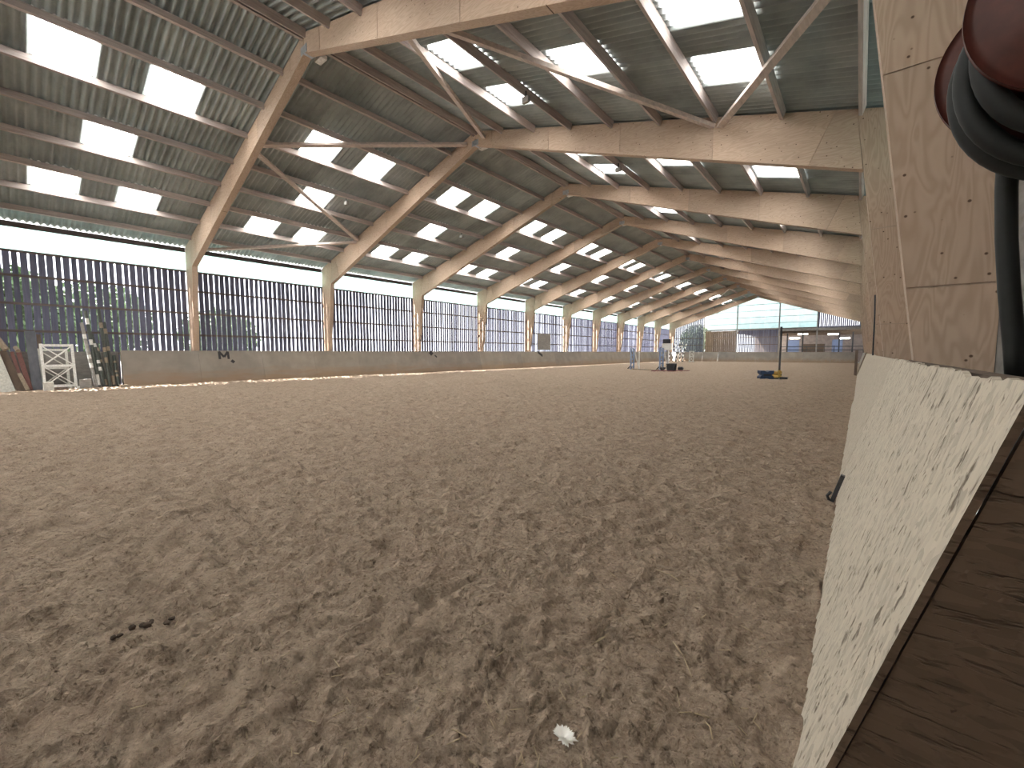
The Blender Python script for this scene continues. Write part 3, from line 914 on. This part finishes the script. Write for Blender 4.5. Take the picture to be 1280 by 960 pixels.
# ------------------------------------------------------------------ jump in the middle distance
def standard(loc, rz, label):
    t = tag(empty('jump_stand', loc, rz), label, 'jump stand', 'pale blue jump stands in mid arena')
    def p(o): o.parent = t; return o
    p(MB().box(-.05, .05, -.17, -.09, 0, 1.65).build('upright', M['soft_blue']))
    p(MB().box(-.05, .05, .09, .17, 0, 1.65).build('upright', M['soft_blue']))
    for z in (.2, .5, .8, 1.1, 1.4, 1.6): p(MB().box(-.03, .03, -.09, .09, z-.05, z+.05).build('rung', M['soft_blue']))
    p(MB().bar((0, .17, 1.5), (.0, .62, .02), .07, .05, (1,0,0)).build('stay', M['white']))
    p(MB().bar((0, .62, 1.45), (0, .62, .02), .06, .05, (1,0,0)).build('stay', M['white']))
    for s in (-1, 1): p(MB().bar((s*.0, -.13, .3), (s*.34, -.2, .01), .05, .05).build('foot', M['dark_metal']))
    p(MB().box(-.3, .3, -.05, .05, 0, .07).build('foot', M['dark_metal']))
    return t
standard((-13.45, 30.6, 0), R(-32), 'left pale blue jump stand with white stay in mid arena')
standard((-11.2, 30.6, 0), R(-32), 'right pale blue jump stand beside the black crate')
pb = tag(empty('sign_board', (-11.35, 32.2, 0)), 'white board with black top bar on a post behind the jump', 'sign')
wp(MB().box(-11.40, -11.32, 32.2, 32.26, 0, 2.0).build('post', M['grey_wood']), pb)
wp(MB().box(-11.75, -11.0, 32.15, 32.19, 1.5, 2.0).build('board', M['white']), pb)
wp(MB().box(-11.68, -11.1, 32.10, 32.15, 2.0, 2.32).build('bar', M['ink']), pb)
tag(MB().tube([(-13.2, 30.0, .06), (-10.7, 29.0, .06)], .045, 10).build('ground_pole', M['tan_wood']), 'pale pole lying on the sand between the jump stands', 'pole')
def tapered_bin(loc, w0, w1, h, mat, label):
    x, y, z = loc
    t = tag(empty('plastic_crate', loc), label, 'crate')
    mb = MB()
    v = []
    for ww, zz in ((w0, 0), (w1, h), (w1-.03, h), (w0-.03, .03)):
        for i, j in ((-1,-1),(1,-1),(1,1),(-1,1)): v.append((x+i*ww/2, y+j*ww/2, z+zz))
    f = []
    for r in range(3):
        for k in range(4): f.append((r*4+k, r*4+(k+1)%4, r*4+4+(k+1)%4, r*4+4+k))
    f += [(3,2,1,0), (12,13,14,15)]
    mb.add(v, f); wp(mb.build('body', mat), t)
    wp(MB().box(x-w1/2-.02, x+w1/2+.02, y-w1/2-.02, y-w1/2, z+h-.06, z+h).build('rim', mat), t)
tapered_bin((-10.0, 29.3, .058), .46, .54, .48, M['dark_metal'], 'black plastic crate standing on the red mat')
mb = MB(); pts = [(-10.95, 28.0), (-9.2, 29.3), (-9.0, 30.0), (-9.3, 30.2), (-10.4, 29.6), (-11.1, 28.7)]
n = len(pts)
mb.add([(x, y, .0) for x, y in pts] + [(x, y, .055) for x, y in pts], [tuple(range(n-1,-1,-1)), tuple(range(n, 2*n))] + [(i, (i+1)%n, (i+1)%n+n, i+n) for i in range(n)])
tag(mb.build('rubber_mat', M['red_mat']), 'dark red mat lying on the sand under the crate', 'mat')
def lump(name, loc, r, mat, label, cat, group=None, sq=.7, seed=0):
    import bmesh
    bm = bmesh.new(); bmesh.ops.create_icosphere(bm, subdivisions=2, radius=r)
    rg = random.Random(seed)
    for v in bm.verts:
        v.co *= 1 + rg.uniform(-.18, .18); v.co.z *= sq
    me = bpy.data.meshes.new(name); bm.to_mesh(me); bm.free(); me.materials.append(mat)
    o = link(name, me); o.location = loc; return tag(o, label, cat, group)
lump('sandbag', (-10.45, 28.85, .20), .19, M['dark_metal'], 'dark sandbag left of the black crate', 'sandbag', seed=3)
lump('sandbag', (-9.55, 29.75, .20), .19, M['dark_metal'], 'dark sandbag right of the black crate', 'sandbag', seed=4)

# blue cavaletti block, yellow block and pole stand
def cavaletti(loc, rz, mat, label, s=1.0):
    t = tag(empty('cavaletti_block', loc, rz), label, 'block', 'plastic cavaletti blocks')
    pr = [(-.30, 0), (-.12, 0), (0, .09), (.12, 0), (.30, 0), (.30, .13), (.2, .21), (.30, .29), (.30, .42), (.12, .42), (0, .34), (-.12, .42), (-.30, .42), (-.30, .29), (-.2, .21), (-.30, .13)]
    o = MB().prism_y([(a*s, b*s) for a, b in pr][::-1], -.2*s, .2*s).build('body', mat); o.parent = t
    o = MB().box(-.16*s, .16*s, -.215*s, -.2*s, .17*s, .25*s).build('grip', M['ink']); o.parent = t
cavaletti((-3.52, 23.7, 0), R(30), M['blue'], 'blue plastic cavaletti block lying beside the tall dark pole')
cavaletti((-3.2, 24.75, 0), R(80), M['yellow'], 'yellow plastic cavaletti block between blue block and pole', .85)
ps = tag(empty('pole_stand', (-2.98, 23.95, 0)), 'tall thin dark pole on a black foot in mid arena', 'pole stand')
wp(MB().tube([(-2.98, 23.95, .03), (-2.98, 23.95, 2.55)], .045, 10).build('pole', M['dark_metal']), ps)
wp(MB().tube([(-2.98, 23.95, .1), (-2.98, 23.95, .45)], .056, 10).build('sleeve', M['yellow']), ps)
for a in (20, 110, 200, 290):
    wp(MB().bar((-2.98, 23.95, .05), (-2.98+.32*math.cos(R(a)), 23.95+.32*math.sin(R(a)), .03), .07, .06).build('foot', M['dark_metal']), ps)
wp(MB().box(-2.92, -2.62, 23.75, 23.95, .02, .12).build('weight', M['dark_metal']), ps)

# striped poles stacked in the far left corner
for i in range(7):
    x = -20.6 + i*.30; y = 60.4 + .35*(i % 3)
    L = 2.3 + .25*((i*5) % 4)
    a = Vector((x, y-1.0, .03)); d = Vector((.12*((i % 3)-1), .28, 1)).normalized()
    t = tag(empty('jump_pole', a), ['first','second','third','fourth','fifth','sixth','seventh'][i] + ' black and white banded pole from the left in the far corner', 'jump pole', 'banded poles stacked in the far left corner')
    wp(MB().tube([a, a+d*L], .055, 8).build('pole', M['ink']), t)
    for u in (.05, .28, .5, .72, .9):
        wp(MB().tube([a+d*L*u, a+d*L*(u+.11)], .058, 8).build('band', M['white']), t)
wing((-17.4, 58.5, 0), R(80), R(4), .6, 1.5, M['cream_paint'], 'cream jump wing standing in the far left corner')

# ------------------------------------------------------------------ small things on the sand
def ground(x, y): return .66*float(sand_height(np.array([x]), np.array([y]))[0])
def stick(a, b, r, label):
    A = Vector((a[0], a[1], ground(*a)+.012)); B = Vector((b[0], b[1], ground(*b)+.012))
    c = (A+B)/2 + Vector((.004, .003, .012))
    tag(MB().tube([A, c, B], [r, r*.9, r*.6], 6).build('straw_stalk', M['straw']), label, 'straw', 'straw stalks on the near sand')
stick((-.58, 1.82), (-.45, 1.66), .0028, 'long straw stalk on the sand near the cream kickboard')
stick((-.36, 1.50), (-.315, 1.42), .0028, 'short straw stalk on the sand below the long one')
stick((-.85, 2.35), (-.68, 2.28), .0025, 'pale straw stalk behind the long one on the sand')
mb = MB()
for i in range(330):
    r = 1.2 + 9*rng.random()**1.6; a = R(rng.uniform(2, 88))
    x, y = -math.sin(a)*r, math.cos(a)*r
    if x > -.14: continue
    L = rng.uniform(.02, .06); th = rng.uniform(0, math.pi); z = ground(x, y)
    mb.bar((x, y, z+.006), (x+L*math.cos(th), y+L*math.sin(th), z+rng.uniform(.006, .02)), .003, .002)
tag(mb.build('straw_litter', M['straw']), 'bits of straw strewn over the near sand', 'litter', kind='stuff')
# white tuft
tf = MB(); rg = random.Random(5)
cx_, cy_ = -.71, 1.13; cz_ = ground(cx_, cy_) + .010
for i in range(150):
    a = rg.uniform(0, 2*math.pi); e = rg.uniform(.15, .9); L = rg.uniform(.026, .046)
    d = Vector((math.cos(a)*math.cos(e)*1.2, math.sin(a)*math.cos(e)*.8, math.sin(e)*.75))
    s = d.cross(Vector((0,0,1))).normalized()*.006
    b0 = Vector((cx_, cy_, cz_)); m_ = b0 + d*L*.6; t_ = b0 + d*L
    tf.add([b0-s*.4, b0+s*.4, m_+s, t_, m_-s], [(0,1,2,3,4)])
tag(tf.build('white_tuft', M['fluff']), 'small white fluffy tuft lying on the near sand', 'tuft')
for i in range(11):
    u = i/10
    x = -2.52 - .06*u + rng.uniform(-.03, .03); y = .22 + .23*u + rng.uniform(-.03, .03)
    lump('dark_clod', (x, y, ground(x, y)+.008), rng.uniform(.008, .018), M['clod'], 'small dark clod in the row on the sand at left', 'clod', 'row of dark clods on the sand', .8, i)
# latch hanging on the near board foot
lt = tag(empty('iron_latch', (-.10, 4.55, 0)), 'rusty iron latch hanging at the foot edge of the right boards', 'latch')
wp(MB().bar((-.125, 4.5, .02), (-.06, 4.5, .26), .05, .03).build('strap', M['dark_metal']), lt)
wp(MB().tube([(-.135, 4.5, .10), (-.16, 4.5, .06), (-.145, 4.5, .02)], .012, 8).build('hook', M['dark_metal']), lt)

# ------------------------------------------------------------------ trees outside the left wall
def tree(x, y, h, r, label, seed):
    t = tag(empty('tree', (x, y, -.16)), label, 'tree', 'trees outside the slatted wall')
    rg = np.random.default_rng(seed)
    wp(MB().tube([(x, y, -.16), (x+.1, y, h*.4), (x, y+.1, h*.75)], [.22, .15, .06], 8).build('trunk', M['bark']), t)
    n = 5200
    p = rg.normal(size=(n, 3)); p /= np.linalg.norm(p, axis=1)[:, None]; p *= (rg.random(n)**.4)[:, None]*[r, r, h*.42]
    p += [x, y, h*.55]
    mb = MB()
    for q in p:
        a, b = rg.normal(size=3), rg.normal(size=3); a /= np.linalg.norm(a); b /= np.linalg.norm(b)
        s = rg.uniform(.10, .24)
        mb.add([q-a*s, q+b*s*.5, q+a*s, q-b*s*.5], [(0,1,2,3)])
    wp(mb.build('foliage', M['leaf']), t)
tree(-31.0, -3.2, 6.0, 2.6, 'leafy tree outside the slats furthest left', 1)
tree(-31.2, 3.0, 5.2, 2.4, 'leafy tree outside the slats behind the leaning poles', 2)
tree(-26.8, .2, 5.0, 1.6, 'bushy tree close outside the slats at the picture edge', 4)
tree(-20.5, 71.5, 6.0, 2.6, 'leafy tree outside the far gable behind the corner poles', 5)
tree(-31.5, 8.6, 4.2, 2.2, 'low leafy tree outside the slats behind the letter M board', 3)
